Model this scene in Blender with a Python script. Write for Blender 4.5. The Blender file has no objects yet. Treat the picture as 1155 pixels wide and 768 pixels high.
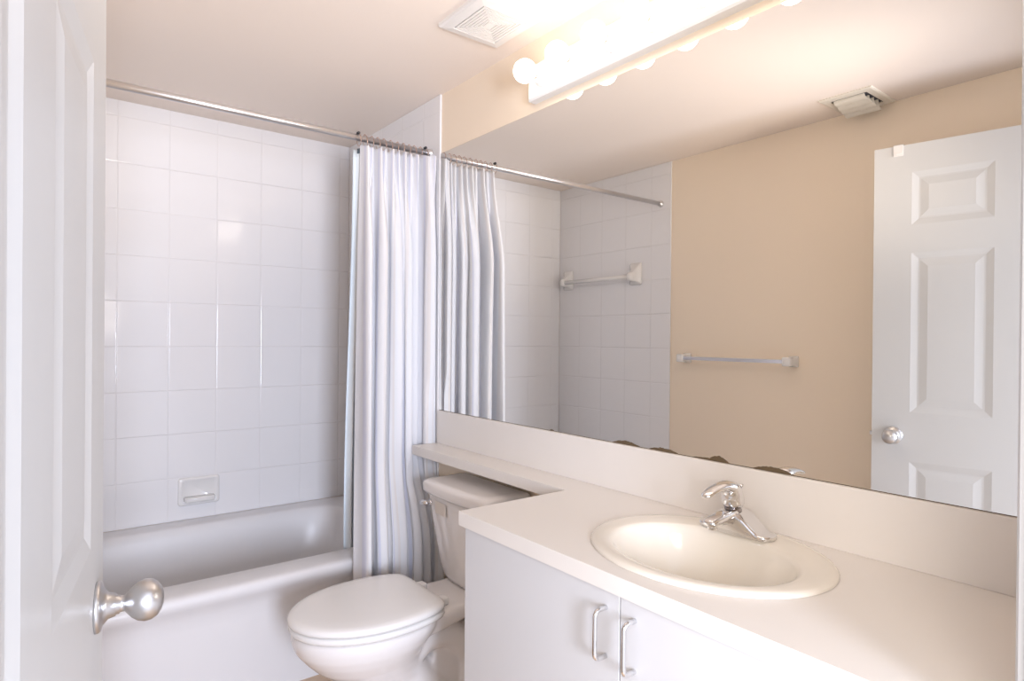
import bpy, bmesh, math, random
from mathutils import Vector, Matrix
random.seed(4)
PI = math.pi
sc = bpy.context.scene
C = sc.collection

# ------------------------------------------------------------ camera, light, exposure
F = Vector((0.61355774, 0.78964309, -0.00326774))
R = Vector((0.78963467, -0.61351503, 0.00874068))
U = R.cross(F).normalized()
cd = bpy.data.cameras.new('camera')
cam = bpy.data.objects.new('camera', cd); C.objects.link(cam)
m = Matrix((R, U, -F)).transposed().to_4x4()
m.translation = Vector((0.1875, 0.0, 1.25))
cam.matrix_world = m
cd.sensor_width = 36.0; cd.lens = 696.96 * 36 / 1155; cd.clip_start = 0.02
sc.camera = cam

sc.view_settings.view_transform = 'Standard'
sc.view_settings.look = 'None'
sc.view_settings.gamma = 1.0
sc.view_settings.use_curve_mapping = False
sc.view_settings.exposure = 1.76
BULB = 2.5
world = bpy.data.worlds.new('hall_daylight'); sc.world = world
world.use_nodes = True
world.node_tree.nodes['Background'].inputs[0].default_value = (0.88, 0.90, 1.0, 1)
world.node_tree.nodes['Background'].inputs[1].default_value = 0.46
ld = bpy.data.lights.new('hall_cool_light', 'AREA'); ld.shape = 'RECTANGLE'  # cool area lamp added in the hall for the light through the doorway
ld.size = 0.5; ld.size_y = 0.9; ld.energy = 27; ld.color = (0.76, 0.83, 1.0)
lo = bpy.data.objects.new('hall_cool_light', ld); C.objects.link(lo)
lo.location = (0.10, -1.5, 1.15)
lo.rotation_euler = (Vector((0.75, 2.2, 0.7)) - lo.location).to_track_quat('-Z', 'Y').to_euler()
ud = bpy.data.lights.new('added_hall_fill', 'AREA'); ud.shape = 'DISK'; ud.size = 0.9; ud.energy = 9.2; ud.color = (1.0, 0.91, 0.81)  # soft fill lamp added in the hall to brighten the mirror side
uo = bpy.data.objects.new('added_hall_fill', ud); C.objects.link(uo); uo.location = (-0.65, -0.65, 1.60)
uo.rotation_euler = (Vector((1.2, 0.95, 1.2)) - uo.location).to_track_quat('-Z', 'Y').to_euler()
# fill spot added outside the doorway, aimed up at the bathroom ceiling
fd = bpy.data.lights.new('added_ceiling_fill', 'SPOT'); fd.energy = 28; fd.color = (1.0, 0.90, 0.80); fd.shadow_soft_size = 0.16
fd.spot_size = math.radians(52); fd.spot_blend = 1.0
fo = bpy.data.objects.new('added_ceiling_fill', fd); C.objects.link(fo); fo.location = (0.60, -0.06, 1.42)
fo.rotation_euler = (Vector((0.62, 2.0, 2.258)) - fo.location).to_track_quat('-Z', 'Y').to_euler()

# ------------------------------------------------------------ sizes
W = 1.52        # mirror face; the glass
XW = 1.526      # right wall face
D = 3.135; H = 2.258
YT = 2.208      # where the tiles start
YN = 0.18       # room face of the wall with the doorway
S = 0.1982; GX = 0.4743; GZ = 0.5445 + 1.25
ZC = 0.817      # counter top

# ------------------------------------------------------------ materials
def mat(name, col=(0.8, 0.8, 0.8), rough=0.5, metal=0.0, coat=0.0, spec=0.5, bump=None):
    m = bpy.data.materials.new(name); m.use_nodes = True
    nt = m.node_tree; b = nt.nodes['Principled BSDF']
    b.inputs['Base Color'].default_value = (*col, 1)
    b.inputs['Roughness'].default_value = rough
    b.inputs['Metallic'].default_value = metal
    b.inputs['Coat Weight'].default_value = coat
    b.inputs['Coat Roughness'].default_value = 0.05
    b.inputs['Specular IOR Level'].default_value = spec
    if bump:
        sca, st, dist = bump
        tc = nt.nodes.new('ShaderNodeTexCoord'); n = nt.nodes.new('ShaderNodeTexNoise')
        n.inputs['Scale'].default_value = sca; n.inputs['Detail'].default_value = 3
        bp = nt.nodes.new('ShaderNodeBump'); bp.inputs['Strength'].default_value = st; bp.inputs['Distance'].default_value = dist
        nt.links.new(tc.outputs['Object'], n.inputs['Vector'])
        nt.links.new(n.outputs['Fac'], bp.inputs['Height']); nt.links.new(bp.outputs[0], b.inputs['Normal'])
    return m

class NT:
    def __init__(s, nt): s.nt = nt
    def m(s, op, a, b=None, c=None):
        n = s.nt.nodes.new('ShaderNodeMath'); n.operation = op
        for i, v in enumerate((a, b, c)):
            if v is None: continue
            if isinstance(v, (int, float)): n.inputs[i].default_value = v
            else: s.nt.links.new(v, n.inputs[i])
        return n.outputs[0]

def tile_mat(name, axis, off):
    """glazed 8 inch tiles: axis 0 runs along x, axis 1 along y; world coordinates (objects sit at the origin)"""
    m = mat(name, (0.88, 0.865, 0.87), 0.16, coat=0.0)
    nt = m.node_tree; b = nt.nodes['Principled BSDF']; t = NT(nt)
    tc = nt.nodes.new('ShaderNodeTexCoord'); sp = nt.nodes.new('ShaderNodeSeparateXYZ')
    nt.links.new(tc.outputs['Object'], sp.inputs[0])
    def dist(o, off):
        q = t.m('DIVIDE', t.m('SUBTRACT', o, off), S)
        fr = t.m('FRACT', q)
        return t.m('MULTIPLY', t.m('MINIMUM', fr, t.m('SUBTRACT', 1.0, fr)), S), t.m('FLOOR', q)
    du, iu = dist(sp.outputs[axis], off); dz, iz = dist(sp.outputs[2], GZ)
    d = t.m('MINIMUM', du, dz)
    g = nt.nodes.new('ShaderNodeMapRange'); g.inputs[1].default_value = 0.0008; g.inputs[2].default_value = 0.0045
    g.interpolation_type = 'SMOOTHSTEP'
    nt.links.new(d, g.inputs[0])
    g2 = nt.nodes.new('ShaderNodeMapRange'); g2.inputs[1].default_value = 0.0012; g2.inputs[2].default_value = 0.0020
    nt.links.new(d, g2.inputs[0])
    mx = nt.nodes.new('ShaderNodeMix'); mx.data_type = 'RGBA'
    mx.inputs['A'].default_value = (0.83, 0.81, 0.81, 1); mx.inputs['B'].default_value = (0.88, 0.865, 0.87, 1)
    nt.links.new(g2.outputs[0], mx.inputs['Factor']); nt.links.new(mx.outputs['Result'], b.inputs['Base Color'])
    rr = t.m('SUBTRACT', 0.4, t.m('MULTIPLY', g2.outputs[0], 0.28)); nt.links.new(rr, b.inputs['Roughness'])
    # each tile is slightly pillowed and slightly out of true
    n = nt.nodes.new('ShaderNodeTexNoise'); n.inputs['Scale'].default_value = 7; n.inputs['Detail'].default_value = 1
    nt.links.new(tc.outputs['Object'], n.inputs['Vector'])
    wn = nt.nodes.new('ShaderNodeTexWhiteNoise'); wn.noise_dimensions = '2D'
    cb = nt.nodes.new('ShaderNodeCombineXYZ'); nt.links.new(iu, cb.inputs[0]); nt.links.new(iz, cb.inputs[1]); nt.links.new(cb.outputs[0], wn.inputs['Vector'])
    sc_ = nt.nodes.new('ShaderNodeSeparateColor'); nt.links.new(wn.outputs['Color'], sc_.inputs[0])
    tilt = t.m('ADD', t.m('MULTIPLY', t.m('SUBTRACT', sc_.outputs[0], 0.5), sp.outputs[axis]), t.m('MULTIPLY', t.m('SUBTRACT', sc_.outputs[1], 0.5), sp.outputs[2]))
    hgt = t.m('ADD', t.m('MULTIPLY', g.outputs[0], 0.0006), t.m('ADD', t.m('MULTIPLY', n.outputs['Fac'], 0.0022), t.m('MULTIPLY', tilt, 0.006)))
    bp = nt.nodes.new('ShaderNodeBump'); bp.inputs['Strength'].default_value = 1.0; bp.inputs['Distance'].default_value = 1.0
    nt.links.new(hgt, bp.inputs['Height']); nt.links.new(bp.outputs[0], b.inputs['Normal'])
    return m

M = {}
M['wall'] = mat('beige_paint', (0.94, 0.80, 0.64), 0.55, bump=(180, 0.12, 0.002))
M['ceiling'] = mat('ceiling_paint', (0.93, 0.82, 0.73), 0.6, bump=(160, 0.12, 0.002))
M['tile_b'] = tile_mat('white_tile_back', 0, GX)
M['tile_s'] = tile_mat('white_tile_side', 1, D - S * 0.98)
M['trim'] = mat('white_trim_paint', (0.58, 0.58, 0.59), 0.28)
M['door'] = mat('white_door_paint', (0.63, 0.625, 0.615), 0.32)
M['porcelain'] = mat('white_porcelain', (0.86, 0.82, 0.80), 0.10, coat=0.3)
M['tub'] = mat('white_tub_enamel', (0.79, 0.78, 0.79), 0.30)
M['bisque'] = mat('cream_sink_enamel', (0.80, 0.74, 0.65), 0.14, coat=0.2)
M['seat'] = mat('white_seat_plastic', (0.87, 0.85, 0.83), 0.22)
M['laminate'] = mat('white_laminate', (0.80, 0.755, 0.71), 0.38)
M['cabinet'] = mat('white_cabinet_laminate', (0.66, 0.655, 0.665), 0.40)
M['chrome'] = mat('chrome', (0.80, 0.79, 0.79), 0.07, metal=1.0)
M['satin'] = mat('satin_nickel', (0.62, 0.61, 0.61), 0.34, metal=1.0)
M['rod'] = mat('brushed_aluminium', (0.78, 0.77, 0.78), 0.34, metal=1.0)
M['dark'] = mat('dark_plastic', (0.03, 0.03, 0.035), 0.5)
M['collar'] = mat('dark_reflection_chrome', (0.30, 0.27, 0.26), 0.2, metal=1.0)  # dark reflection on the chrome put into its base colour
M['gap_shade'] = mat('painted_gap_shade', (0.08, 0.08, 0.10), 0.8)  # shade inside gaps and openings, given as a near-black colour
M['enamel'] = mat('white_enamelled_metal', (0.88, 0.87, 0.86), 0.3)
M['ceramic'] = mat('white_ceramic', (0.86, 0.84, 0.82), 0.12, coat=0.3)
M['plastic'] = mat('white_plastic', (0.84, 0.81, 0.78), 0.4)
M['louver'] = mat('beige_register_metal', (0.80, 0.74, 0.64), 0.4)
M['copper'] = mat('copper_wire', (0.62, 0.42, 0.33), 0.3, metal=1.0)
M['liner'] = mat('frosted_liner_vinyl', (0.80, 0.85, 0.88), 0.3)
M['hem'] = mat('dark_liner_hem', (0.10, 0.13, 0.15), 0.4)
M['clear'] = mat('pale_acrylic', (0.80, 0.80, 0.85), 0.18, metal=0.6)
M['sticker'] = mat('faded_label', (0.78, 0.71, 0.64), 0.5)

# floor: beige square tiles
fm = mat('tan_floor_tile', (0.60, 0.44, 0.31), 0.35); M['floor'] = fm
nt = fm.node_tree; br = nt.nodes.new('ShaderNodeTexBrick'); br.offset = 0.0
tc = nt.nodes.new('ShaderNodeTexCoord'); nt.links.new(tc.outputs['Object'], br.inputs['Vector'])
br.inputs['Color1'].default_value = (0.60, 0.44, 0.31, 1); br.inputs['Color2'].default_value = (0.64, 0.48, 0.34, 1)
br.inputs['Mortar'].default_value = (0.50, 0.42, 0.36, 1); br.inputs['Scale'].default_value = 1.0
br.inputs['Brick Width'].default_value = 0.305; br.inputs['Row Height'].default_value = 0.305; br.inputs['Mortar Size'].default_value = 0.003
nt.links.new(br.outputs['Color'], nt.nodes['Principled BSDF'].inputs['Base Color'])

# bulb glass: glowing frosted globe
bm_ = bpy.data.materials.new('lit_bulb_glass'); bm_.use_nodes = True
b = bm_.node_tree.nodes['Principled BSDF']
b.inputs['Base Color'].default_value = (0.9, 0.9, 0.9, 1); b.inputs['Emission Color'].default_value = (1.0, 0.89, 0.77, 1)
b.inputs['Emission Strength'].default_value = BULB
M['bulb'] = bm_

# mirror: silvered glass, with brown tarnish creeping up from the lower edge
ZM0 = 0.9515; ZM1 = 2.012
mm = bpy.data.materials.new('mirror_silver'); mm.use_nodes = True; nt = mm.node_tree
b = nt.nodes['Principled BSDF']; b.inputs['Base Color'].default_value = (0.93, 0.925, 0.90, 1); b.inputs['Metallic'].default_value = 1; b.inputs['Roughness'].default_value = 0.0
t = NT(nt); tc = nt.nodes.new('ShaderNodeTexCoord'); sp = nt.nodes.new('ShaderNodeSeparateXYZ'); nt.links.new(tc.outputs['Object'], sp.inputs[0])
acc = None
for yc, hw, hh in ((1.185, 0.050, 0.0095), (1.052, 0.050, 0.0080), (0.885, 0.030, 0.0135), (0.743, 0.050, 0.0100), (0.905, 0.055, 0.004), (1.16, 0.03, 0.005), (1.50, 0.012, 0.004)):
    q = t.m('DIVIDE', t.m('SUBTRACT', sp.outputs[1], yc), hw)
    hgt = t.m('MULTIPLY', t.m('MAXIMUM', t.m('SUBTRACT', 1.0, t.m('MULTIPLY', q, q)), 0.0), hh)
    acc = hgt if acc is None else t.m('MAXIMUM', acc, hgt)
n = nt.nodes.new('ShaderNodeTexNoise'); n.inputs['Scale'].default_value = 90; nt.links.new(tc.outputs['Object'], n.inputs['Vector'])
acc = t.m('MULTIPLY', acc, t.m('ADD', 0.6, t.m('MULTIPLY', n.outputs['Fac'], 0.8)))
acc = t.m('ADD', acc, 0.0014)
mask = t.m('LESS_THAN', t.m('SUBTRACT', sp.outputs[2], ZM0), acc)
df = nt.nodes.new('ShaderNodeBsdfPrincipled'); df.inputs['Base Color'].default_value = (0.13, 0.09, 0.05, 1); df.inputs['Roughness'].default_value = 0.35
ms = nt.nodes.new('ShaderNodeMixShader'); nt.links.new(mask, ms.inputs[0]); nt.links.new(b.outputs[0], ms.inputs[1]); nt.links.new(df.outputs[0], ms.inputs[2])
nt.links.new(ms.outputs[0], nt.nodes['Material Output'].inputs[0])
M['mirror'] = mm

# curtain cloth: white with faint woven lavender and sand stripes, slightly translucent
cm = bpy.data.materials.new('striped_curtain_cloth'); cm.use_nodes = True; nt = cm.node_tree
b = nt.nodes['Principled BSDF']; b.inputs['Roughness'].default_value = 0.62; b.inputs['Sheen Weight'].default_value = 0.2
tc = nt.nodes.new('ShaderNodeTexCoord'); sp = nt.nodes.new('ShaderNodeSeparateXYZ'); nt.links.new(tc.outputs['UV'], sp.inputs[0]); t = NT(nt)
fr = t.m('FRACT', t.m('MULTIPLY', sp.outputs[0], 11.0))
cr = nt.nodes.new('ShaderNodeValToRGB'); nt.links.new(fr, cr.inputs[0]); cr.color_ramp.interpolation = 'LINEAR'
els = [(0.0, (0.91, 0.91, 0.94)), (0.26, (0.91, 0.91, 0.94)), (0.30, (0.80, 0.81, 0.92)), (0.38, (0.80, 0.81, 0.92)), (0.42, (0.92, 0.91, 0.92)),
       (0.62, (0.92, 0.91, 0.92)), (0.66, (0.88, 0.85, 0.84)), (0.76, (0.88, 0.85, 0.84)), (0.80, (0.90, 0.91, 0.94)), (1.0, (0.91, 0.91, 0.94))]
while len(cr.color_ramp.elements) < len(els): cr.color_ramp.elements.new(0.5)
for e, (pp, cc) in zip(cr.color_ramp.elements, els): e.position = pp; e.color = (*cc, 1)
nt.links.new(cr.outputs[0], b.inputs['Base Color'])
tr = nt.nodes.new('ShaderNodeBsdfTranslucent'); nt.links.new(cr.outputs[0], tr.inputs[0])
ms = nt.nodes.new('ShaderNodeMixShader'); ms.inputs[0].default_value = 0.22
nt.links.new(b.outputs[0], ms.inputs[1]); nt.links.new(tr.outputs[0], ms.inputs[2]); nt.links.new(ms.outputs[0], nt.nodes['Material Output'].inputs[0])
M['curtain'] = cm

# ------------------------------------------------------------ helpers
def obj(name, bm, material, parent=None, smooth=False, loc=None):
    me = bpy.data.meshes.new(name); bmesh.ops.recalc_face_normals(bm, faces=bm.faces[:])
    if smooth:
        for f in bm.faces: f.smooth = True
    bm.to_mesh(me); bm.free()
    o = bpy.data.objects.new(name, me); C.objects.link(o)
    me.materials.append(material if not isinstance(material, str) else M[material])
    if parent is not None:
        o.parent = parent
        o.matrix_parent_inverse = Matrix.Translation(-parent.location)
    return o

def tag(o, label, cat, group=None):
    o['label'] = label; o['category'] = cat
    if group: o['group'] = group
    return o

def thing(name, label, cat, loc, group=None):
    o = bpy.data.objects.new(name, None); C.objects.link(o); o.location = loc; o.empty_display_size = 0.05
    return tag(o, label, cat, group)

def struct(name, bm, material, label=None, smooth=False):
    o = obj(name, bm, material, smooth=smooth); o['kind'] = 'structure'
    if label: o['label'] = label
    return o

def box(bm, x0, x1, y0, y1, z0, z1, bev=0.0, seg=2):
    r = bmesh.ops.create_cube(bm, size=1.0)
    vs = r['verts']
    for v in vs:
        v.co = Vector(((x0 + x1) / 2 + v.co.x * (x1 - x0), (y0 + y1) / 2 + v.co.y * (y1 - y0), (z0 + z1) / 2 + v.co.z * (z1 - z0)))
    if bev > 0:
        es = list({e for v in vs for e in v.link_edges})
        bmesh.ops.bevel(bm, geom=es, offset=bev, segments=seg, profile=0.5, affect='EDGES')
    return bm

def nb(*a, **k):
    return box(bmesh.new(), *a, **k)

def loft(bm, rings, cap0=True, cap1=True, closed=True):
    vr = [[bm.verts.new(p) for p in r] for r in rings]
    n = len(vr[0])
    for a, b in zip(vr, vr[1:]):
        for i in range(n if closed else n - 1):
            j = (i + 1) % n
            bm.faces.new((a[i], a[j], b[j], b[i]))
    if cap0: bm.faces.new(list(reversed(vr[0])))
    if cap1: bm.faces.new(vr[-1])
    return vr

def tube(bm, pts, r, n=12, cap=True):
    pts = [Vector(p) for p in pts]
    rs = r if isinstance(r, (list, tuple)) else [r] * len(pts)
    rings = []; up = None
    for i, p in enumerate(pts):
        d = (pts[min(i + 1, len(pts) - 1)] - pts[max(i - 1, 0)]).normalized()
        if up is None:
            up = Vector((0, 0, 1)) if abs(d.z) < 0.9 else Vector((1, 0, 0))
        a = d.cross(up).normalized(); bq = a.cross(d).normalized(); up = bq
        rings.append([p + (a * math.cos(2 * PI * k / n) + bq * math.sin(2 * PI * k / n)) * rs[i] for k in range(n)])
    loft(bm, rings, cap, cap)

def lathe(bm, prof, origin, axis, n=32):
    """prof: (distance along axis, radius)"""
    axis = Vector(axis).normalized(); origin = Vector(origin)
    a = axis.orthogonal().normalized(); b = axis.cross(a)
    rings = [[origin + axis * t + (a * math.cos(2 * PI * k / n) + b * math.sin(2 * PI * k / n)) * max(r, 1e-5) for k in range(n)] for t, r in prof]
    loft(bm, rings)

def arc_pts(c, a, b, r, t0, t1, n=8):
    c = Vector(c); a = Vector(a); b = Vector(b)
    return [c + (a * math.cos(t0 + (t1 - t0) * i / n) + b * math.sin(t0 + (t1 - t0) * i / n)) * r for i in range(n + 1)]

def subsurf(o, lv=2):
    md = o.modifiers.new('subdivision', 'SUBSURF'); md.levels = lv; md.render_levels = lv
    return o

# ------------------------------------------------------------ the room
struct('floor', nb(0, XW, 0.07, D, -0.05, 0.0), 'floor', 'tan tiled bathroom floor')
struct('ceiling', nb(-0.02, XW + 0.02, 0.07, D + 0.02, H, H + 0.05), 'ceiling', 'plain pale ceiling')
struct('wall_left', nb(-0.10, 0.0, 0.07, D + 0.1, 0, H), 'wall', 'beige painted wall seen in the mirror')
struct('wall_right', nb(XW, XW + 0.10, 0.07, D + 0.1, 0, H), 'wall', 'beige painted wall that carries the mirror')
struct('wall_back', nb(0.0, XW, D + 0.008, D + 0.10, 0, H), 'wall', 'wall at the back of the bathtub')
OX0, OX1, OZ = 0.105, 1.024, 2.01
bm = bmesh.new()
box(bm, 0.0, OX0 - 0.018, 0.07, YN, 0, H); box(bm, OX1 + 0.018, XW, 0.07, YN, 0, H); box(bm, OX0 - 0.018, OX1 + 0.018, 0.07, YN, OZ + 0.018, H)
struct('wall_front', bm, 'wall', 'wall with the doorway, behind the viewer')
# tile surround
TZ0 = 0.41
t = struct('trim_1', nb(0.008, W - 0.004, D, D + 0.008, TZ0, H), 'tile_b', 'white glazed tiles on the wall behind the bathtub')
def tile_side(x0, x1):
    bm = nb(x0, x1, YT, D, TZ0, H, bev=0.0025); box(bm, x0, x1, YT, YT + 0.016, 0.0, TZ0 + 0.001)
    return bm
struct('trim_2', tile_side(0.0, 0.008), 'tile_s', 'white glazed tiles at the left end of the bathtub')
struct('trim_3', tile_side(W - 0.004, XW), 'tile_s', 'white glazed tiles at the curtain end of the bathtub')
# door frame: jambs, head, casing on the room side
bm = bmesh.new()
box(bm, OX1, OX1 + 0.018, 0.07, YN + 0.001, 0, OZ + 0.018); box(bm, OX0 - 0.018, OX0, 0.07, YN + 0.001, 0, OZ + 0.018); box(bm, OX0 - 0.018, OX1 + 0.018, 0.07, YN + 0.001, OZ, OZ + 0.018)
box(bm, OX1 - 0.011, OX1, 0.09, 0.125, 0, OZ); box(bm, OX0, OX0 + 0.011, 0.09, 0.125, 0, OZ)
struct('trim_4', bm, 'trim', 'white painted door jamb')
bm = bmesh.new()
def casing(bm, x0, x1, z1):
    # x0 is the edge next to the opening
    s = 1 if x1 > x0 else -1
    prof = [(0, 0), (0, 0.009), (0.004, 0.012), (0.012, 0.012), (0.016, 0.010), (0.040, 0.014), (0.052, 0.017), (0.057, 0.015), (0.057, 0)]
    loft(bm, [[(x0 + s * a, YN + d, z) for a, d in prof] for z in (0.0, z1)])
casing(bm, OX1 + 0.006, OX1 + 1, OZ + 0.06)
box(bm, OX0 - 0.063, OX1 + 0.063, YN, YN + 0.014, OZ + 0.006, OZ + 0.063)
struct('trim_5', bm, 'trim', 'white moulded door casing beside the countertop')
# baseboard on the short bit of wall on the right of the doorway and along the left wall
struct('baseboard_left', nb(0.0, 0.012, YN, YT - 0.001, 0, 0.085, bev=0.003), 'trim', 'white baseboard')

# ------------------------------------------------------------ the door
ang = math.radians(10.145)
dr = Vector((math.sin(ang), math.cos(ang), 0)); nr = Vector((math.cos(ang), -math.sin(ang), 0))
LATCH = Vector((0.2679, 1.0383, 0)); DW = 0.86; DT = 1.994
def dp(tt, z, off=0.0): return LATCH - dr * tt + nr * off + Vector((0, 0, z))
door = thing('door_1', 'white six-panel door swung open at the left edge', 'door', LATCH - dr * DW)
door['kind'] = 'structure'
bm = bmesh.new()
tc_ = [0.0, 0.125, 0.372, 0.488, 0.735, DW]; zc_ = [0.012, 0.17, 0.80, 0.985, 1.585, 1.69, 1.888, DT]
for side, o0 in ((1, 0.0), (-1, -0.036)):
    for i in range(5):
        for j in range(7):
            a, b2, c, d = tc_[i], tc_[i + 1], zc_[j], zc_[j + 1]
            q = lambda ins, off: [bm.verts.new(dp(a + ins, c + ins, o0 + side * off)), bm.verts.new(dp(b2 - ins, c + ins, o0 + side * off)), bm.verts.new(dp(b2 - ins, d - ins, o0 + side * off)), bm.verts.new(dp(a + ins, d - ins, o0 + side * off))]
            if i in (1, 3) and j in (1, 3, 5):
                prev = q(0, 0)
                for ins, off in ((0.003, -0.0006), (0.022, -0.0042), (0.028, -0.0042), (0.050, -0.0014), (0.053, -0.0010)):
                    cur = q(ins, off)
                    for k in range(4): bm.faces.new((prev[k], prev[(k + 1) % 4], cur[(k + 1) % 4], cur[k]))
                    prev = cur
                bm.faces.new(prev)
            else:
                bm.faces.new(q(0, 0))
# edges of the leaf
for (t0, z0), (t1, z1) in (((0, .012), (0, DT)), ((0, DT), (DW, DT)), ((DW, DT), (DW, .012)), ((DW, .012), (0, .012))):
    bm.faces.new([bm.verts.new(dp(t0, z0, 0)), bm.verts.new(dp(t1, z1, 0)), bm.verts.new(dp(t1, z1, -0.036)), bm.verts.new(dp(t0, z0, -0.036))])
bmesh.ops.remove_doubles(bm, verts=bm.verts[:], dist=1e-5)
obj('door_leaf', bm, 'door', door)
KP = dp(0.072, 0.894)
prof = [(0, 0.0), (0, 0.0325), (0.004, 0.0325), (0.0065, 0.030), (0.008, 0.024), (0.014, 0.0165), (0.022, 0.0145), (0.0225, 0.0125), (0.026, 0.0125), (0.027, 0.0105), (0.032, 0.0100),
        (0.034, 0.0125), (0.040, 0.0195), (0.047, 0.0245), (0.055, 0.0270), (0.063, 0.0262), (0.070, 0.0220), (0.075, 0.0150), (0.0775, 0.007), (0.078, 0.0)]
for off, d in ((0.0, nr), (-0.036, -nr)):
    bm = bmesh.new(); k = 0.8 if d is not nr else 1.0
    lathe(bm, [(a * (0.75 if d is not nr else 1.0), r) for a, r in prof], dp(0.072, 0.894, off), d, 40)
    kn = obj('door_knob', bm, 'satin', door, smooth=True)
    if d is nr: kn['label'] = 'satin nickel egg-shaped door knob'
bm = bmesh.new()
loft(bm, [[dp(0.0 - e, z, o) for z, o in ((0.865, -0.030), (0.865, -0.006), (0.923, -0.006), (0.923, -0.030))] for e in (-0.001, 0.0012)])
loft(bm, [[dp(0.0 - e, z, o) for z, o in ((0.887, -0.024), (0.887, -0.012), (0.901, -0.012), (0.901, -0.024))] for e in (0.0, 0.009)])
obj('latch_plate', bm, 'satin', door)
for hz in (0.25, 1.02, 1.78):
    bm = bmesh.new(); tube(bm, [dp(DW + 0.004, hz, -0.040), dp(DW + 0.004, hz + 0.09, -0.040)], 0.006, 10); obj('hinge', bm, 'satin', door, smooth=True)
# over-door hook clip
bm = bmesh.new()
def dbox(t0, t1, z0, z1, o0, o1): loft(bm, [[dp(t0, z0, o), dp(t1, z0, o), dp(t1, z1, o), dp(t0, z1, o)] for o in (o0, o1)])
dbox(0.064, 0.096, 1.955, 1.998, 0.0005, 0.0030); dbox(0.064, 0.096, 1.9955, 1.998, -0.039, 0.0030); dbox(0.064, 0.096, 1.93, 1.998, -0.0395, -0.0365)
dbox(0.070, 0.090, 1.962, 1.966, 0.003, 0.0045)
clip = obj('door_clip', bm, 'plastic'); tag(clip, 'small white clip hooked over the top of the door', 'clip')

# ------------------------------------------------------------ bathtub
tub = bmesh.new()
TX0, TX1, TY1, TZ = 0.010, W - 0.006, D - 0.002, 0.410
cx, cy = (0.09 + 1.43) / 2, (2.335 + 3.03) / 2
NT_ = 144
ths = [2 * PI * i / NT_ for i in range(NT_)]
for (px_, py_) in ((TX0, 2.21), (TX1, 2.21), (TX0, TY1), (TX1, TY1)):
    a = math.atan2(py_ - cy, px_ - cx) % (2 * PI); k = min(range(NT_), key=lambda i: abs(ths[i] - a)); ths[k] = a
def rectring(y0, z, inset=0.0):
    out = []
    for a in ths:
        c, s = math.cos(a), math.sin(a); tt = 1e9
        if c > 1e-9: tt = min(tt, (TX1 - inset - cx) / c)
        if c < -1e-9: tt = min(tt, (TX0 + inset - cx) / c)
        if s > 1e-9: tt = min(tt, (TY1 - inset - cy) / s)
        if s < -1e-9: tt = min(tt, (y0 - cy) / s)
        out.append((cx + c * tt, cy + s * tt, z))
    return out
def supring(x0, x1, y0, y1, z, n=4.5):
    out = []; ccx, ccy = (x0 + x1) / 2, (y0 + y1) / 2
    for a in ths:
        c, s = math.cos(a), math.sin(a)
        # direction of the outer ring, scaled onto the superellipse
        ax, ay = (x1 - x0) / 2, (y1 - y0) / 2
        c2, s2 = c * 0.715 / ax if False else c, s
        r = (abs(c2 / ax) ** n + abs(s2 / ay) ** n) ** (-1 / n)
        out.append((ccx + c2 * r, ccy + s2 * r, z))
    return out
rings = [rectring(2.236, 0.0), rectring(2.236, 0.06), rectring(2.236, 0.28), rectring(2.233, 0.32), rectring(2.224, 0.345), rectring(2.212, 0.362), rectring(2.205, 0.376), rectring(2.204, 0.388), rectring(2.2075, 0.400), rectring(2.215, 0.407), rectring(2.226, TZ, 0.003), rectring(2.24, TZ + 0.001, 0.008)]
ix0, ix1, iy0, iy1 = 0.09, 1.43, 2.330, 3.035
for ins, z, n in ((0.0, 0.4105, 6), (0.007, 0.408, 6), (0.014, 0.401, 6), (0.020, 0.390, 6), (0.026, 0.370, 5.5), (0.040, 0.30, 5), (0.055, 0.20, 4.5), (0.070, 0.12, 4), (0.090, 0.085, 4), (0.130, 0.066, 3.5), (0.20, 0.06, 3), (0.30, 0.058, 2.6)):
    rings.append(supring(ix0 + ins * 1.6, ix1 - ins, iy0 + ins, iy1 - ins, z, n))
loft(tub, rings, cap0=False, cap1=True)
tubo = thing('bathtub', 'white built-in bathtub with plain apron under the tiled walls', 'bathtub', (cx, cy, 0))
obj('tub_shell', tub, 'tub', tubo, smooth=True)
bm = bmesh.new(); lathe(bm, [(0, 0), (0, 0.036), (0.003, 0.036), (0.005, 0.03), (0.005, 0.0)], (ix1 - 0.34, cy, 0.0585), (0, 0, 1), 24); obj('drain', bm, 'chrome', tubo, smooth=True)
bm = bmesh.new(); lathe(bm, [(0, 0), (0, 0.038), (0.006, 0.037), (0.010, 0.028), (0.011, 0.0)], (ix1 - 0.040, cy, 0.31), (-1, 0, 0.1), 24); obj('overflow_plate', bm, 'chrome', tubo, smooth=True)

# ------------------------------------------------------------ soap dish and towel bars
sd = thing('soap_dish', 'white ceramic soap dish set in the tiles above the bathtub', 'soap dish', (0.80, D, 0.475))
def rr(x0, x1, z0, z1, r, y, n=6):
    pts = []
    for (cx_, cz_, a0) in ((x1 - r, z1 - r, 0), (x0 + r, z1 - r, PI / 2), (x0 + r, z0 + r, PI), (x1 - r, z0 + r, 3 * PI / 2)):
        for k in range(n + 1):
            a = a0 + PI / 2 * k / n; pts.append((cx_ + r * math.cos(a), y, cz_ + r * math.sin(a)))
    return pts
bm = bmesh.new(); x0, x1, z0, z1 = 0.713, 0.886, 0.475, 0.601
loft(bm, [rr(x0, x1, z0, z1, .012, D), rr(x0, x1, z0, z1, .012, D - 0.006), rr(x0 + .004, x1 - .004, z0 + .004, z1 - .004, .012, D - 0.010),
          rr(x0 + .016, x1 - .016, z0 + .016, z1 - .014, .014, D - 0.010), rr(x0 + .022, x1 - .022, z0 + .020, z1 - .020, .012, D - 0.004)], cap0=False)
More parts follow.
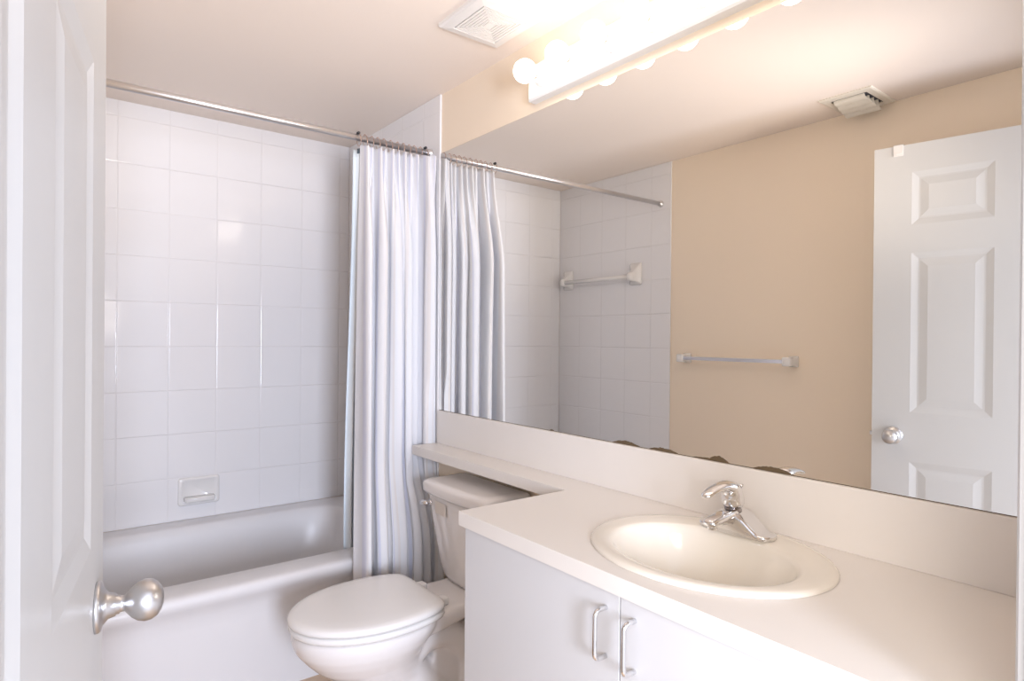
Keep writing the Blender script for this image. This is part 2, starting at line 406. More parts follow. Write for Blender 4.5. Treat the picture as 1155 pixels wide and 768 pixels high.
obj('plate', bm, 'ceramic', sd, smooth=True)
bm = bmesh.new()
def shelf_ring(y, z0, z1, ins): return rr(x0 + 0.022 + ins, x1 - 0.022 - ins, z0, z1, .006, y, 4)
loft(bm, [shelf_ring(D - 0.003, 0.494, 0.516, 0), shelf_ring(D - 0.030, 0.492, 0.514, 0.001), shelf_ring(D - 0.046, 0.494, 0.517, 0.006), shelf_ring(D - 0.052, 0.499, 0.514, 0.012)])
obj('tray_lip', bm, 'ceramic', sd, smooth=True)

tb = thing('towel_bar', 'pale square towel bar between white blocks on the beige wall', 'towel bar', (0.0, 1.785, 1.154))
for y in (1.492, 2.092):
    bm = bmesh.new(); zz = 1.152
    def br_(x, hy, hz): return [(x, y + a[0], zz + a[2]) for a in rr(-hy, hy, -hz, hz, 0.006, 0, 4)]
    loft(bm, [br_(0.0, .024, .026), br_(0.006, .024, .026), br_(0.012, .021, .023), br_(0.040, .018, .020), br_(0.056, .020, .021), br_(0.074, .020, .021), br_(0.078, .016, .017)])
    obj('post', bm, 'ceramic', tb, smooth=True)
obj('bar', nb(0.052, 0.070, 1.50, 2.085, 1.143, 1.161, bev=0.0015), 'clear', tb)

cb_ = thing('towel_bar', 'white ceramic towel bar high on the tiled wall over the bathtub', 'towel bar', (0.008, 2.76, 1.64))
for y in (2.46, 3.045):
    bm = bmesh.new()
    def cr_(x, hy, z0, z1): return [(x, y + a[0], a[2]) for a in rr(-hy, hy, z0, z1, 0.010, 0, 5)]
    loft(bm, [cr_(0.008, .045, 1.575, 1.705), cr_(0.014, .045, 1.575, 1.705), cr_(0.020, .036, 1.585, 1.695), cr_(0.034, .022, 1.595, 1.668), cr_(0.055, .019, 1.595, 1.650), cr_(0.072, .018, 1.600, 1.645), cr_(0.078, .012, 1.606, 1.638)])
    obj('post', bm, 'ceramic', cb_, smooth=True)
bm = bmesh.new(); tube(bm, [(0.056, 2.465, 1.622), (0.056, 3.04, 1.622)], 0.0125, 20); obj('bar', bm, 'ceramic', cb_, smooth=True)

# ------------------------------------------------------------ vanity: cabinet, counter, sink, faucet
cab = thing('vanity_cabinet', 'white flat-fronted vanity cabinet with two chrome pull handles', 'cabinet', (1.29, 0.74, 0))
bm = bmesh.new(); XF = 1.050
box(bm, XF + 0.018, W - 0.002, YN + 0.002, 1.294, 0.09, 0.108)
box(bm, XF + 0.018, W - 0.002, 1.276, 1.294, 0.108, ZC - 0.036); box(bm, XF + 0.018, W - 0.002, YN + 0.002, YN + 0.020, 0.108, ZC - 0.036)
box(bm, W - 0.008, W - 0.002, YN + 0.020, 1.276, 0.108, ZC - 0.036); box(bm, XF + 0.018, XF + 0.030, YN + 0.020, 1.276, ZC - 0.066, ZC - 0.036); box(bm, XF + 0.07, W - 0.002, YN + 0.002, 1.285, 0.0, 0.09)
box(bm, XF + 0.001, XF + 0.018, YN + 0.002, 0.252, 0.09, ZC - 0.036)
obj('cabinet_body', bm, 'cabinet', cab)
for (y0, y1, hy) in ((0.7785, 1.294, 0.812), (0.256, 0.7755, 0.741)):
    dd = obj('cabinet_door', nb(XF, XF + 0.0175, y0, y1, 0.095, ZC - 0.0365, bev=0.0008, seg=1), 'cabinet', cab)
    bm = bmesh.new(); za, zb, r = 0.650, 0.742, 0.012; xo = XF - 0.030
    pts = [(XF, hy, zb)] + [(xo + r, hy, zb)] + [Vector(q) for q in arc_pts((xo + r, hy, zb - r), (0, 0, 1), (-1, 0, 0), r, 0, PI / 2, 7)][1:] + \
          arc_pts((xo + r, hy, za + r), (-1, 0, 0), (0, 0, -1), r, 0, PI / 2, 7) + [(XF, hy, za)]
    tube(bm, pts, 0.0048, 12)
    obj('handle', bm, 'chrome', dd, smooth=True)

ct = thing('countertop', 'long white laminate countertop with narrow shelf running over the toilet', 'countertop', (1.27, 0.74, ZC))
bm = bmesh.new(); XC = 1.0337; XS = 1.3965; YS = 1.300; YE = 2.2035
out = [(XC, YN + 0.001), (XC, YS), (XS, YS), (XS, YE), (W - 0.001, YE), (W - 0.001, YN + 0.001)]
# slab drawn as one L-shaped outline with the sink cut-out as a hole
SX, SY, SA, SB = 1.283, 0.757, 0.212, 0.252
NS = 64
def ell(k, a=SA - 0.018, b_=SB - 0.018): th = 2 * PI * k / NS; return (SX + a * math.cos(th), SY + b_ * math.sin(th))
def slab(bm, z0, z1):
    # near rectangle with hole, then the shelf
    y0, y1, xb = YN + 0.001, YS, W - 0.001
    def outer(k):
        th = 2 * PI * k / NS; c, s = math.cos(th), math.sin(th); tt = 1e9
        if c > 1e-9: tt = min(tt, (xb - SX) / c)
        if c < -1e-9: tt = min(tt, (XC - SX) / c)
        if s > 1e-9: tt = min(tt, (y1 - SY) / s)
        if s < -1e-9: tt = min(tt, (y0 - SY) / s)
        return (SX + c * tt, SY + s * tt)
    o_ = [outer(k) for k in range(NS)]
    for corner in ((XC, y0), (XC, y1), (xb, y0), (xb, y1)):
        k = min(range(NS), key=lambda i: (o_[i][0] - corner[0]) ** 2 + (o_[i][1] - corner[1]) ** 2); o_[k] = corner
    to = [bm.verts.new((*q, z1)) for q in o_]; ti = [bm.verts.new((*ell(k), z1)) for k in range(NS)]
    bo = [bm.verts.new((*q, z0)) for q in o_]; bi = [bm.verts.new((*ell(k), z0)) for k in range(NS)]
    for k in range(NS):
        j = (k + 1) % NS
        bm.faces.new((to[k], to[j], ti[j], ti[k])); bm.faces.new((bo[k], bi[k], bi[j], bo[j]))
        bm.faces.new((to[k], bo[k], bo[j], to[j])); bm.faces.new((ti[k], ti[j], bi[j], bi[k]))
slab(bm, ZC - 0.035, ZC)
so = obj('slab', bm, 'laminate', ct)
obj('shelf', nb(XS, W - 0.001, YS - 0.0002, YE, ZC - 0.035, ZC), 'laminate', ct)
obj('backsplash', nb(W - 0.010, W + 0.005, YN + 0.001, YE - 0.001, ZC, ZM0 - 0.0005, bev=0.001, seg=1), 'laminate', ct)

sink = thing('sink', 'oval cream drop-in sink basin set into the white countertop', 'sink', (SX, SY, ZC))
bm = bmesh.new(); NN = 96
def er(cx_, cy_, a, b_, z): return [(cx_ + a * math.cos(2 * PI * k / NN), cy_ + b_ * math.sin(2 * PI * k / NN), z) for k in range(NN)]
def er_deck(cx_, cy_, a, b_, z):
    return er(cx_, cy_, a, b_, z)
BX, BY = 1.262, SY
rings = [er(SX, SY, SA, SB, ZC + 0.0005), er(SX, SY, SA, SB, ZC + 0.003), er(SX, SY, SA - 0.003, SB - 0.003, ZC + 0.0065), er(SX, SY, SA - 0.009, SB - 0.009, ZC + 0.0088), er(SX, SY, SA - 0.018, SB - 0.018, ZC + 0.0095),
         er(SX - .002, SY, SA - 0.030, SB - 0.030, ZC + 0.009), er(BX, BY, 0.158, 0.203, ZC + 0.0075), er(BX, BY, 0.151, 0.196, ZC + 0.005), er(BX, BY, 0.146, 0.190, ZC - 0.002),
         er(BX, BY, 0.141, 0.184, ZC - 0.018), er(BX, BY, 0.132, 0.172, ZC - 0.048), er(BX + .002, BY, 0.114, 0.150, ZC - 0.080), er(BX + .004, BY, 0.092, 0.120, ZC - 0.110), er(BX + .006, BY, 0.062, 0.078, ZC - 0.128), er(BX + .008, BY, 0.03, 0.034, ZC - 0.136), er(BX + .008, BY, 0.022, 0.022, ZC - 0.138)]
loft(bm, rings, cap0=False)
obj('basin', bm, 'bisque', sink, smooth=True)
bm = bmesh.new(); lathe(bm, [(0, 0), (0, 0.022), (0.002, 0.022), (0.003, 0.017), (0.001, 0.015), (0.001, 0.0)], (BX + .008, BY, ZC - 0.1375), (0, 0, 1), 24)
lathe(bm, [(0, 0), (0, 0.013), (0.005, 0.013), (0.006, 0.010), (0.006, 0.0)], (BX + .008, BY, ZC - 0.1355), (0, 0, 1), 20); obj('drain', bm, 'chrome', sink, smooth=True)

# faucet: centerset body, spout, lever handle, lift rod
fy, fx, fz = 0.781, 1.430, ZC + 0.0085
fau = thing('faucet', 'chrome single-lever faucet standing on the back rim of the sink', 'faucet', (fx, fy, fz))
def prism_yz(bm, secs, n=5):
    """sections across y: (y, x0, x1, top)"""
    rings = []
    for y, x0, x1, top in secs:
        r = min(0.007, top * 0.45, (x1 - x0) * 0.45); pts = [(x0, y, fz), ]
        for k in range(n + 1): a = PI - PI / 2 * k / n; pts.append((x0 + r + r * math.cos(a), y, fz + top - r + r * math.sin(a)))
        for k in range(n + 1): a = PI / 2 - PI / 2 * k / n; pts.append((x1 - r + r * math.cos(a), y, fz + top - r + r * math.sin(a)))
        pts.append((x1, y, fz)); rings.append(pts)
    loft(bm, rings)
bm = bmesh.new(); secs = []
for i in range(41):
    u = -1 + 2 * i / 40; yy = fy - 0.004 + u * 0.089
    au = abs(u)
    e = math.sqrt(max(0.0, 1 - max(0, (au - 0.80) / 0.20) ** 2))     # rounded ends
    hump = 0.0 if au > 0.74 else 0.5 + 0.5 * math.cos(PI * au / 0.74)
    hump = hump ** 0.6
    hw = 0.028 * max(e, 0.12); secs.append((yy, fx - hw - 0.008 * hump, fx + hw, 0.010 + 0.040 * hump))
prism_yz(bm, secs)
obj('faucet_body', bm, 'chrome', fau, smooth=True)
bm = bmesh.new(); rings = []
for x, w, z0, z1 in ((fx + 0.010, .016, .018, .050), (fx - 0.020, .0205, .020, .053), (fx - 0.040, .0195, .023, .051), (fx - 0.065, .0180, .026, .047), (fx - 0.085, .0170, .026, .043), (fx - 0.097, .0155, .025, .040), (fx - 0.103, .011, .027, .037)):
    rings.append([(x, fy + a[0], fz + a[2]) for a in rr(-w, w, z0, z1, min(0.008, (z1 - z0) * 0.4), 0, 5)])
loft(bm, rings); obj('spout', bm, 'chrome', fau, smooth=True)
bm = bmesh.new(); lathe(bm, [(0, 0), (0, 0.0105), (0.010, 0.0105), (0.011, 0.009), (0.011, 0)], (fx - 0.086, fy, fz + 0.029), (0, 0, -1), 20); obj('aerator', bm, 'chrome', fau, smooth=True)
bm = bmesh.new()
lathe(bm, [(0, 0.0205), (0.004, 0.0205), (0.006, 0.017), (0.014, 0.0165), (0.014, 0.0)], (fx - 0.012, fy, fz + 0.046), (0, 0, 1), 28)
obj('collar', bm, 'collar', fau, smooth=True)
# lever: dome that sweeps forward into a paddle
bm = bmesh.new(); rings = []
path = [((-0.010, 0.058), 0.0215, 0.0215, 0), ((-0.010, 0.064), 0.0245, 0.0245, 0), ((-0.011, 0.076), 0.0240, 0.0245, 4), ((-0.014, 0.088), 0.0215, 0.0240, 18), ((-0.022, 0.0995), 0.0170, 0.0225, 46), ((-0.037, 0.1050), 0.0115, 0.0205, 72), ((-0.056, 0.1060), 0.0085, 0.0185, 88), ((-0.078, 0.1035), 0.0068, 0.0165, 98), ((-0.097, 0.0985), 0.0058, 0.0150, 104), ((-0.110, 0.0945), 0.0048, 0.0120, 106), ((-0.117, 0.0925), 0.0025, 0.006, 106)]
for (dx, dz), ra, rb, deg in path:
    th = math.radians(deg); d1 = Vector((math.cos(th), 0, math.sin(th)))
    rings.append([Vector((fx + dx, fy, fz + dz)) + d1 * ra * math.cos(2 * PI * k / 24) + Vector((0, 1, 0)) * rb * math.sin(2 * PI * k / 24) for k in range(24)])
loft(bm, rings); obj('handle', bm, 'chrome', fau, smooth=True)
bm = bmesh.new(); tube(bm, [(fx + 0.030, fy + 0.004, fz + 0.002), (fx + 0.030, fy + 0.004, fz + 0.094)], 0.0022, 10)
lathe(bm, [(0, 0), (0, 0.003), (0.003, 0.0055), (0.006, 0.0055), (0.007, 0.0)], (fx + 0.030, fy + 0.004, fz + 0.092), (0, 0, 1), 16)
obj('lift_rod', bm, 'chrome', fau, smooth=True)

# ------------------------------------------------------------ mirror
mir = struct_mir = obj('wall_mirror', nb(W, XW - 0.0005, YN + 0.02, 2.203, ZM0, ZM1), 'mirror')
tag(mir, 'large frameless wall mirror above the vanity, tarnished along its lower edge', 'mirror')

# ------------------------------------------------------------ vanity light
vl = thing('vanity_light', 'white strip light with a row of round globe bulbs above the mirror', 'light fixture', (XW, 1.145, 2.09))
bm = bmesh.new(); y0, y1, z0, z1 = 0.688, 1.603, 2.040, 2.156
def vr(x, ins): return [(x, y0 + ins, z0 + ins), (x, y1 - ins, z0 + ins), (x, y1 - ins, z1 - ins), (x, y0 + ins, z1 - ins)]
loft(bm, [vr(XW, 0), vr(XW - 0.030, 0), vr(XW - 0.036, 0.006)])
obj('backplate', bm, 'enamel', vl)
for i in range(6):
    y = 1.527 - 0.152 * i; z = 2.097
    bm = bmesh.new(); lathe(bm, [(0, 0), (0, 0.0300), (0.004, 0.0300), (0.010, 0.0260), (0.026, 0.0225), (0.032, 0.0205), (0.032, 0.0150), (0.020, 0.0150), (0.020, 0)], (XW - 0.036, y, z), (-1, 0, 0), 32)
    sk = obj('socket', bm, 'enamel', vl, smooth=True)
    bm = bmesh.new(); lathe(bm, [(0, 0), (0, 0.0130), (0.016, 0.0130), (0.016, 0.0)], (XW - 0.058, y, z), (-1, 0, 0), 24)
    obj('bulb_base', bm, 'copper', sk, smooth=True)
    bm = bmesh.new(); pr = [(0, 0.0), (0, 0.0135), (0.004, 0.0155)]
    cR = 0.0365; cc = 0.004 + math.sqrt(cR ** 2 - 0.0155 ** 2)
    a0 = math.asin(0.0155 / cR)
    for k in range(1, 25): a = a0 + (PI - a0) * k / 24; pr.append((cc - cR * math.cos(a), cR * math.sin(a)))
    lathe(bm, pr, (XW - 0.073, y, z), (-1, 0, 0), 32)
    obj('bulb', bm, 'bulb', sk, smooth=True)

# ------------------------------------------------------------ ceiling fan grille
fg = thing('exhaust_fan_grille', 'square white exhaust fan grille with nested louvres, on the ceiling', 'ceiling vent', (1.33, 1.597, H))
fx0, fx1, fy0, fy1 = 1.211, 1.443, 1.478, 1.716; zt = H
def sq(ins, z, ex=0): return [(fx0 + ins, fy0 + ins, z), (fx1 - ins, fy0 + ins, z), (fx1 - ins, fy1 - ins, z), (fx0 + ins, fy1 - ins, z)]
bm = bmesh.new()
loft(bm, [sq(0, zt), sq(0, zt - 0.010), sq(0.005, zt - 0.015), sq(0.034, zt - 0.019), sq(0.036, zt - 0.017), sq(0.036, zt - 0.004)], cap0=False, cap1=False)
obj('frame', bm, 'plastic', fg)
obj('duct_shade_plate', nb(fx0 + 0.034, fx1 - 0.034, fy0 + 0.034, fy1 - 0.034, zt - 0.003, zt - 0.001), 'gap_shade', fg)  # solid dark plate standing in for the shade inside the fan duct
for k in range(7):
    ins = 0.0385 + 0.0105 * k
    bm = bmesh.new()
    if k < 6:
        loft(bm, [sq(ins, zt - 0.015), sq(ins, zt - 0.019), sq(ins + 0.0078, zt - 0.019), sq(ins + 0.0085, zt - 0.009), sq(ins, zt - 0.015)], cap0=False, cap1=False)
    else:
        loft(bm, [sq(ins, zt - 0.008), sq(ins, zt - 0.019)], cap0=True, cap1=True)
    obj('louvre', bm, 'plastic', fg)
box_arms = bmesh.new(); box(box_arms, 1.322, 1.332, fy0 + .03, fy1 - .03, zt - 0.012, zt - 0.009); box(box_arms, fx0 + .03, fx1 - .03, 1.592, 1.602, zt - 0.012, zt - 0.009); obj('rib', box_arms, 'plastic', fg)

# supply register over the door side, seen in the mirror
rg = thing('air_register', 'small cream air supply register on the ceiling near the beige wall, seen in the mirror', 'ceiling vent', (0.13, 1.165, H))
bm = bmesh.new()
def rq(x0, x1, y0, y1, z): return [(x0, y0, z), (x1, y0, z), (x1, y1, z), (x0, y1, z)]
loft(bm, [rq(0.012, 0.252, 1.060, 1.268, H), rq(0.012, 0.252, 1.060, 1.268, H - 0.004), rq(0.018, 0.246, 1.066, 1.262, H - 0.007), rq(0.05, 0.215, 1.092, 1.236, H - 0.007), rq(0.05, 0.215, 1.092, 1.236, H - 0.001)], cap0=False)
obj('frame', bm, 'louver', rg)
for k in range(4):
    xa = 0.066 + 0.036 * k; bm = bmesh.new(); drop = 0.016 + 0.0065 * (3 - k)
    # curved blades running along y, each hanging lower than the one before
    prof = [(xa + 0.034 * math.cos(a), H - 0.004 - drop * math.sin(a)) for a in [0.10 + 1.45 * i / 7 for i in range(8)]]
    prof2 = [(x - 0.0014, z - 0.0022) for x, z in reversed(prof)]
    loft(bm, [[(x, y, z) for x, z in prof + prof2] for y in (1.094 + 0.003 * k, 1.234 - 0.003 * k)])
    obj('louvre', bm, 'louver', rg)
obj('duct_shade_plate', nb(0.052, 0.213, 1.094, 1.234, H - 0.003, H - 0.0012), 'gap_shade', rg)  # shade behind the blades painted as a flat dark plate

# ------------------------------------------------------------ curtain rod, rings, curtain, liner
RY, RZ, RR = 2.2786, 2.028, 0.0125
rod = thing('curtain_rod', 'metal shower curtain rod spanning the bathtub from wall to wall', 'curtain rod', (0.76, RY, RZ))
bm = bmesh.new(); tube(bm, [(0.012, RY, RZ), (W - 0.008, RY, RZ)], RR, 24); obj('rod', bm, 'rod', rod, smooth=True)
for x, d in ((0.008, 1), (W - 0.004, -1)):
    bm = bmesh.new(); lathe(bm, [(0, 0), (0, 0.0185), (0.005, 0.0185), (0.008, 0.0165), (0.020, 0.0150), (0.020, 0.0)], (x, RY, RZ), (d, 0, 0), 28); obj('flange', bm, 'rod', rod, smooth=True)

CX0, CX1, NF = 1.158, 1.511, 6.0
def sst(a, b_, v): t = max(0, min(1, (v - a) / (b_ - a))); return t * t * (3 - 2 * t)
def cloth(s, z):
    top = sst(1.55, 2.0, z)
    low = 1 - sst(0.42, 0.80, z)
    ends = min(1, s / 0.06) * min(1, (1 - s) / 0.05)
    # twelve small pleats at the rings relax into about six broad, uneven folds
    warp = (0.040 * math.sin(2 * PI * s * 1.2 + 0.6) + 0.020 * math.sin(2 * PI * 2.7 * s + 1.1 + 0.5 * z) + 0.010 * math.sin(1.9 * z + 6 * s)) * ends
    p6 = 2 * PI * NF * (s + warp * (1 - 0.3 * top)); p12 = 2 * PI * 11.0 * s
    a6 = 0.030 + 0.016 * math.sin(7.3 * s + 0.9) + 0.008 * math.sin(2.4 * z + 11 * s)
    a6 *= 1 - 0.55 * sst(0.60, 0.85, s) * (1 - top)
    fold = (1 - 0.75 * top) * a6 * math.cos(p6) + 0.014 * top * math.cos(p12) + 0.0055 * (1 - top) * math.cos(2 * p6 + 1.3 + 0.4 * z) + 0.0028 * math.sin(61 * s + 1.5 * z) * (1 - top)
    y0 = RY - 0.010 - 0.040 * (1 - top) - 0.105 * low
    right = sst(0.60, 0.72, s)
    yc = y0 + 0.030 * right * (1 - low) * (1 - top) - 0.060 * sst(0.72, 1.0, s) * (1 - low)
    y = yc + fold
    xl = 0.1875 + (y0 + 0.012) * 0.4450
    x = xl + (CX1 - xl) * s + 0.009 * math.sin(2 * p6) * (1 - top) * ends
    # keep clear of the shelf end, the bathtub and the tiled wall
    if x > 1.37: y = y + (max(y, 2.2095) - y) * sst(0.60, 0.74, z) * (1 - sst(0.99, 1.12, z))
    if z < 0.46: y = min(y, 2.192)
    return (min(x, 1.5130), y, z)
bm = bmesh.new(); uvl = bm.loops.layers.uv.new('UVMap')
NX, NZ = 520, 110; ztop, zbot = 2.006, 0.10
vs = [[bm.verts.new(cloth(i / NX, ztop + (zbot - ztop) * j / NZ + (0.005 * math.cos(2 * PI * 12 * i / NX) - 0.005 if j == 0 else 0))) for i in range(NX + 1)] for j in range(NZ + 1)]
for j in range(NZ):
    for i in range(NX):
        f = bm.faces.new((vs[j][i], vs[j][i + 1], vs[j + 1][i + 1], vs[j + 1][i]))
        for l, (a, c) in zip(f.loops, ((i, j), (i + 1, j), (i + 1, j + 1), (i, j + 1))): l[uvl].uv = (a / NX, 1 - c / NZ)
cur = obj('shower_curtain', bm, 'curtain', smooth=True)
tag(cur, 'white shower curtain with faint lavender stripes bunched at the mirror end of the rod', 'shower curtain')
sm = cur.modifiers.new('cloth_thickness', 'SOLIDIFY'); sm.thickness = 0.0012

bm = bmesh.new()
def lin(s, z):
    low = 1 - sst(0.5, 1.9, z)
    x = 1.182 + 0.010 * low + (0.316 - 0.010 * low) * s; y = RY + 0.036 + 0.076 * low + (0.010 + 0.006 * low) * math.sin(2 * PI * 9 * s + 0.6 * math.sin(2 * z))
    return (x, y, z)
NX2, NZ2 = 200, 50
vs = [[bm.verts.new(lin(i / NX2, 1.992 + (0.14 - 1.992) * j / NZ2)) for i in range(NX2 + 1)] for j in range(NZ2 + 1)]
for j in range(NZ2):
    for i in range(NX2): bm.faces.new((vs[j][i], vs[j][i + 1], vs[j + 1][i + 1], vs[j + 1][i]))
lino = obj('shower_liner', bm, 'liner', smooth=True)
tag(lino, 'pale blue plastic liner hanging behind the shower curtain, inside the bathtub', 'shower curtain liner')
lino.modifiers.new('sheet_thickness', 'SOLIDIFY').thickness = 0.0006
bm = bmesh.new()
vs = [[bm.verts.new(tuple(a + b_ for a, b_ in zip(lin(i / NX2, z), (0, -0.002, 0)))) for i in range(12, NX2 + 1)] for z in (1.996, 1.976)]
for i in range(NX2 - 12): bm.faces.new((vs[0][i], vs[0][i + 1], vs[1][i + 1], vs[1][i]))
h = obj('liner_hem', bm, 'hem', lino, smooth=True); h['label'] = 'dark reinforced top hem'
h.modifiers.new('sheet_thickness', 'SOLIDIFY').thickness = 0.0008

for i in range(12):
    x = 1.192 + (1.490 - 1.192) * i / 11
    last = i in (0, 11)
    lab = 'thin copper-coloured curtain ring hooked over the rod at the top of a curtain pleat'
    if i == 0: lab = 'curtain ring with a dark bead at the free left edge of the curtain'
    if i == 11: lab = 'curtain ring with a dark bead nearest the mirror wall'
    rg_ = thing('curtain_ring', lab, 'curtain ring', (x, RY, RZ - 0.012), 'curtain rings along the rod')
    bm = bmesh.new(); tilt = random.uniform(-0.15, 0.15)
    pts = [(x + tilt * 0.03 * math.cos(a), RY + 0.0195 * math.sin(a), RZ - 0.0075 + 0.0235 * math.cos(a)) for a in [2 * PI * k / 28 for k in range(29)]]
    tube(bm, pts, 0.0011, 6)
    obj('wire', bm, 'copper', rg_, smooth=True)
    bm = bmesh.new(); rb = 0.0058 if last else 0.0022
    for dy in (-0.004, 0.004):
        lathe(bm, [(rb * (1 - math.cos(PI * k / 10)) - rb, rb * math.sin(PI * k / 10)) for k in range(11)], (x + tilt * 0.03, RY + dy, RZ + 0.0150 + rb * 0.6), (1, 0, 0), 14)
    obj('bead', bm, 'dark' if last else 'copper', rg_, smooth=True)

# ------------------------------------------------------------ toilet
TYc = 1.79
toi = thing('toilet', 'white two-piece toilet with closed lid between bathtub and vanity', 'toilet', (1.2, TYc, 0))
def egg(xf, xb, hw, z, n=72, hb=None, xm=None, pw=1.0):
    """front half ellipse, back half squarer ellipse with half-width hb at the back end"""
    xm = xm if xm is not None else xf + (xb - xf) * 0.58
    out = []
    for k in range(n):
        a = 2 * PI * k / n; c, s = math.cos(a), math.sin(a)
        if c >= 0: out.append((xm - (xm - xf) * c, TYc + hw * s, z))
        else:
            e = 2.0 if hb is None else hb
            r = (abs(c) ** e + abs(s) ** e) ** (-1 / e); out.append((xm - (xb - xm) * c * r, TYc + hw * s * r, z))
    return out
bm = bmesh.new()
rings = [egg(0.985, 1.33, 0.112, 0.0, hb=3), egg(0.985, 1.33, 0.112, 0.018, hb=3), egg(0.998, 1.32, 0.100, 0.035, hb=3), egg(1.000, 1.31, 0.090, 0.10, hb=3), egg(0.985, 1.29, 0.084, 0.15, hb=2.4), egg(0.950, 1.24, 0.092, 0.19, hb=2.2), egg(0.900, 1.20, 0.112, 0.225, hb=2.1), egg(0.855, 1.19, 0.136, 0.26, hb=2.0), egg(0.822, 1.20, 0.158, 0.295, hb=2.0), egg(0.798, 1.225, 0.174, 0.325, hb=2.0), egg(0.788, 1.24, 0.182, 0.350, hb=2.1), egg(0.786, 1.25, 0.184, 0.366, hb=2.1), egg(0.790, 1.25, 0.181, 0.378, hb=2.1), egg(0.80, 1.24, 0.17, 0.381, hb=2.1)]
loft(bm, rings)
# deck under the tank
def deck(x, hw, z0, z1): return [(x, TYc + a[0], a[2]) for a in rr(-hw, hw, z0, z1, min(0.02, (z1 - z0) * 0.35), 0, 4)]
loft(bm, [deck(1.12, .130, .318, .381), deck(1.20, .135, .322, .383), deck(1.28, .120, .328, .386), deck(1.36, .112, .336, .390), deck(1.46, .110, .340, .390), deck(1.485, .100, .345, .388)])
# trapway that winds down the side
for sgn in (-1, 1):
    pts = []; rs = []
    for k in range(26):
        u = k / 25
        P_ = [(1.13, 0.24), (1.20, 0.285), (1.29, 0.27), (1.36, 0.19), (1.36, 0.09), (1.34, 0.02)]
        f = u * (len(P_) - 1); i0 = min(int(f), len(P_) - 2); fr_ = f - i0
        def cat(a, b_, c, d, t): return 0.5 * ((2 * b_) + (-a + c) * t + (2 * a - 5 * b_ + 4 * c - d) * t * t + (-a + 3 * b_ - 3 * c + d) * t ** 3)
        q = [P_[max(i0 - 1, 0)], P_[i0], P_[i0 + 1], P_[min(i0 + 2, len(P_) - 1)]]
        pts.append((cat(*[w[0] for w in q], fr_), TYc + sgn * 0.045, cat(*[w[1] for w in q], fr_))); rs.append(0.050)
    tube(bm, pts, rs, 20)
loft(bm, [[(1.22, TYc - hw, z), (1.44, TYc - hw, z), (1.44, TYc + hw, z), (1.22, TYc + hw, z)] for z, hw in ((0.0, 0.112), (0.03, 0.108), (0.05, 0.07), (0.30, 0.06))])
bowl = obj('bowl', bm, 'porcelain', toi, smooth=True)
rm = bowl.modifiers.new('glaze_union', 'REMESH'); rm.mode = 'VOXEL'; rm.voxel_size = 0.006; rm.use_smooth_shade = True
s_ = bowl.modifiers.new('soften', 'SMOOTH'); s_.iterations = 8; s_.factor = 0.6

def seat_ring(z, g=0.0, xf=0.780, hw=0.190):
    # elongated oval cut square at the hinge end with rounded corners
    out = []; xm = 1.035; n = 96; a_f = xm - xf - g; xb = 1.222 - g
    for k in range(n):
        a = 2 * PI * k / n; c, s = math.cos(a), math.sin(a)
        if c >= 0: out.append((xm - a_f * c, TYc + (hw - g) * s, z))
        else:
            # superposed: ellipse of 0.28 length clipped smoothly at the hinge line
            L = 0.300 - g; r = 1.0
            x = -L * c; lim = xb - xm
            y = (hw - g) * s
            e = 12
            d = ((x / lim) ** e + 1e-12) ** (1 / e) if x > 0 else 0
            kf = (1 + d ** e) ** (-1 / e) if d > 0 else 1
            # pull points beyond the hinge line back along the ray
            if d > 0: x *= kf; y *= (kf + (1 - kf) * 0.12)
            out.append((xm + x, TYc + y, z))
    return out
bm = bmesh.new(); loft(bm, [seat_ring(0.384, 0.008), seat_ring(0.386, 0.003), seat_ring(0.392, 0.0), seat_ring(0.400, 0.0), seat_ring(0.404, 0.004), seat_ring(0.405, 0.012)]); obj('seat', bm, 'seat', toi, smooth=True)
bm = bmesh.new(); loft(bm, [seat_ring(0.4055, 0.016), seat_ring(0.409, 0.016)]); obj('seat_gap_shade', bm, 'gap_shade', toi)  # dark plate painted as the shade between seat and lid
bm = bmesh.new(); loft(bm, [seat_ring(0.4085, 0.006, 0.776, .193), seat_ring(0.4105, 0.002, 0.776, .193), seat_ring(0.416, 0.0, 0.776, .193), seat_ring(0.423, 0.002, 0.776, .193), seat_ring(0.428, 0.009, 0.776, .193), seat_ring(0.4305, 0.025, 0.776, .193), seat_ring(0.432, 0.06, 0.776, .193), seat_ring(0.433, 0.12, 0.776, .193)])
obj('lid', bm, 'seat', toi, smooth=True)
for s in (-1, 1):
    bm = nb(1.222, 1.262, TYc + s * 0.070 - 0.018, TYc + s * 0.070 + 0.018, 0.384, 0.410, bev=0.006, seg=3); obj('hinge', bm, 'seat', toi, smooth=True)
    bm = bmesh.new(); lathe(bm, [(0, 0), (0, .014), (.008, .013), (.016, .008), (.018, 0)], (1.08, TYc + s * 0.122, 0.008), (0, 0, 1), 18); obj('bolt_cap', bm, 'seat', toi, smooth=True)
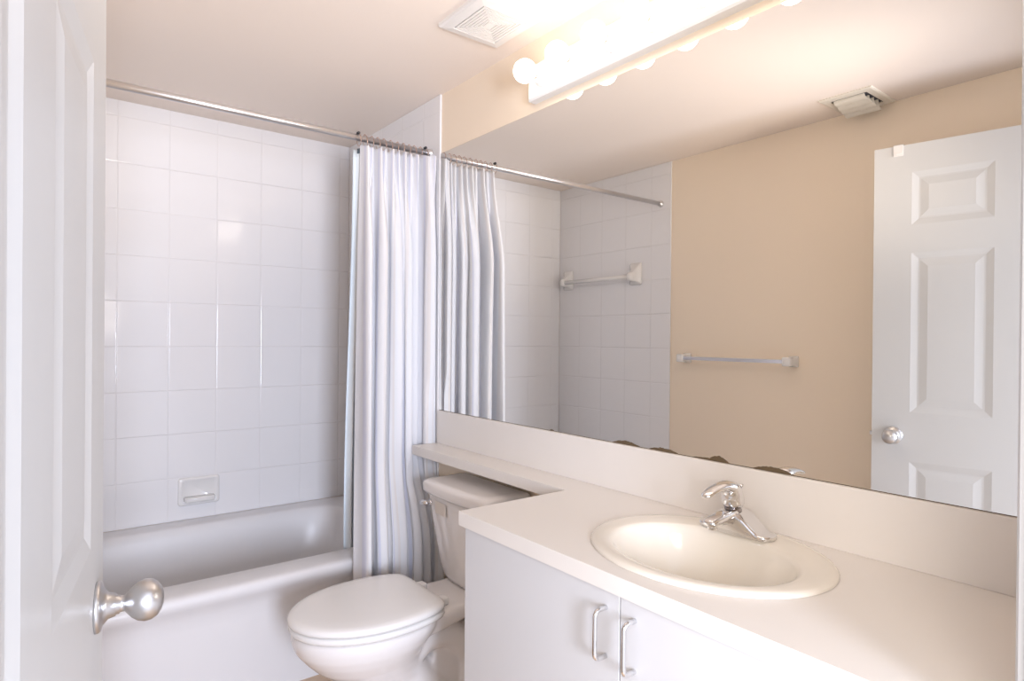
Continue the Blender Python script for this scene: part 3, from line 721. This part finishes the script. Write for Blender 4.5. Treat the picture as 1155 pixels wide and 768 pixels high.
# tank: tapers strongly towards the bowl
def tk(z, x0, x1, hw, r=0.03, bow=0.012):
    pts = []
    for (cx_, cy_, a0) in ((x1 - .012, hw - .012, 0), (x0 + r, hw - r, PI / 2), (x0 + r, -hw + r, PI), (x1 - .012, -hw + .012, 3 * PI / 2)):
        rq_ = .012 if cx_ == x1 - .012 else r
        for k in range(9):
            a = a0 + PI / 2 * k / 8; pts.append([cx_ + rq_ * math.cos(a), cy_ + rq_ * math.sin(a)])
    out = []
    for x, y in pts:
        if x < x0 + r: x -= bow * (1 - min(1, abs(y) / hw) ** 2)
        out.append((x, TYc + y, z))
    # subdivide the long front so that it can bow
    return out
def dens(ring):
    out = []; n = len(ring)
    for i in range(n):
        a = Vector(ring[i]); b_ = Vector(ring[(i + 1) % n]); out.append(a)
        if (b_ - a).length > 0.04:
            for k in range(1, 10): out.append(a.lerp(b_, k / 10))
    return out
def tkd(z, x0, x1, hw, r=0.03, bow=0.014):
    ring = dens(tk(z, x0, x1, hw, r, 0)); out = []
    for v in ring:
        if v.x < x0 + r + 1e-4: v.x -= bow * (1 - min(1, abs(v.y - TYc) / hw) ** 2)
        out.append(v)
    return out
bm = bmesh.new()
loft(bm, [tkd(0.392, 1.375, 1.490, 0.105), tkd(0.396, 1.368, 1.493, 0.118), tkd(0.41, 1.362, 1.495, 0.124), tkd(0.45, 1.355, 1.50, 0.137), tkd(0.52, 1.348, 1.503, 0.154), tkd(0.60, 1.341, 1.505, 0.171), tkd(0.66, 1.336, 1.505, 0.182), tkd(0.695, 1.334, 1.505, 0.187)])
tank = obj('tank', bm, 'porcelain', toi, smooth=True)
bm = bmesh.new()
loft(bm, [tkd(0.690, 1.330, 1.508, 0.192), tkd(0.692, 1.322, 1.510, 0.199), tkd(0.700, 1.318, 1.511, 0.203), tkd(0.722, 1.317, 1.511, 0.204), tkd(0.730, 1.321, 1.509, 0.201), tkd(0.7345, 1.331, 1.503, 0.192), tkd(0.736, 1.35, 1.49, 0.17)])
obj('tank_lid', bm, 'porcelain', toi, smooth=True)
bm = bmesh.new()
lathe(bm, [(0, 0), (0, 0.012), (0.006, 0.012), (0.009, 0.009), (0.009, 0)], (1.332, TYc + 0.150, 0.655), (-1, 0.12, 0), 18)
tube(bm, [(1.322, TYc + 0.152, 0.655), (1.315, TYc + 0.162, 0.654), (1.312, TYc + 0.180, 0.651), (1.313, TYc + 0.190, 0.650)], [0.006, 0.009, 0.0100, 0.007], 12)
obj('flush_lever', bm, 'chrome', toi, smooth=True)
bm = bmesh.new(); xs = 1.3245
v = [bm.verts.new(p) for p in ((1.3252, TYc + 0.110, 0.628), (1.3205, TYc + 0.030, 0.628), (1.3175, TYc + 0.030, 0.672), (1.3222, TYc + 0.110, 0.672))]; bm.faces.new(v)
obj('label', bm, 'sticker', toi)

bpy.context.view_layer.update()
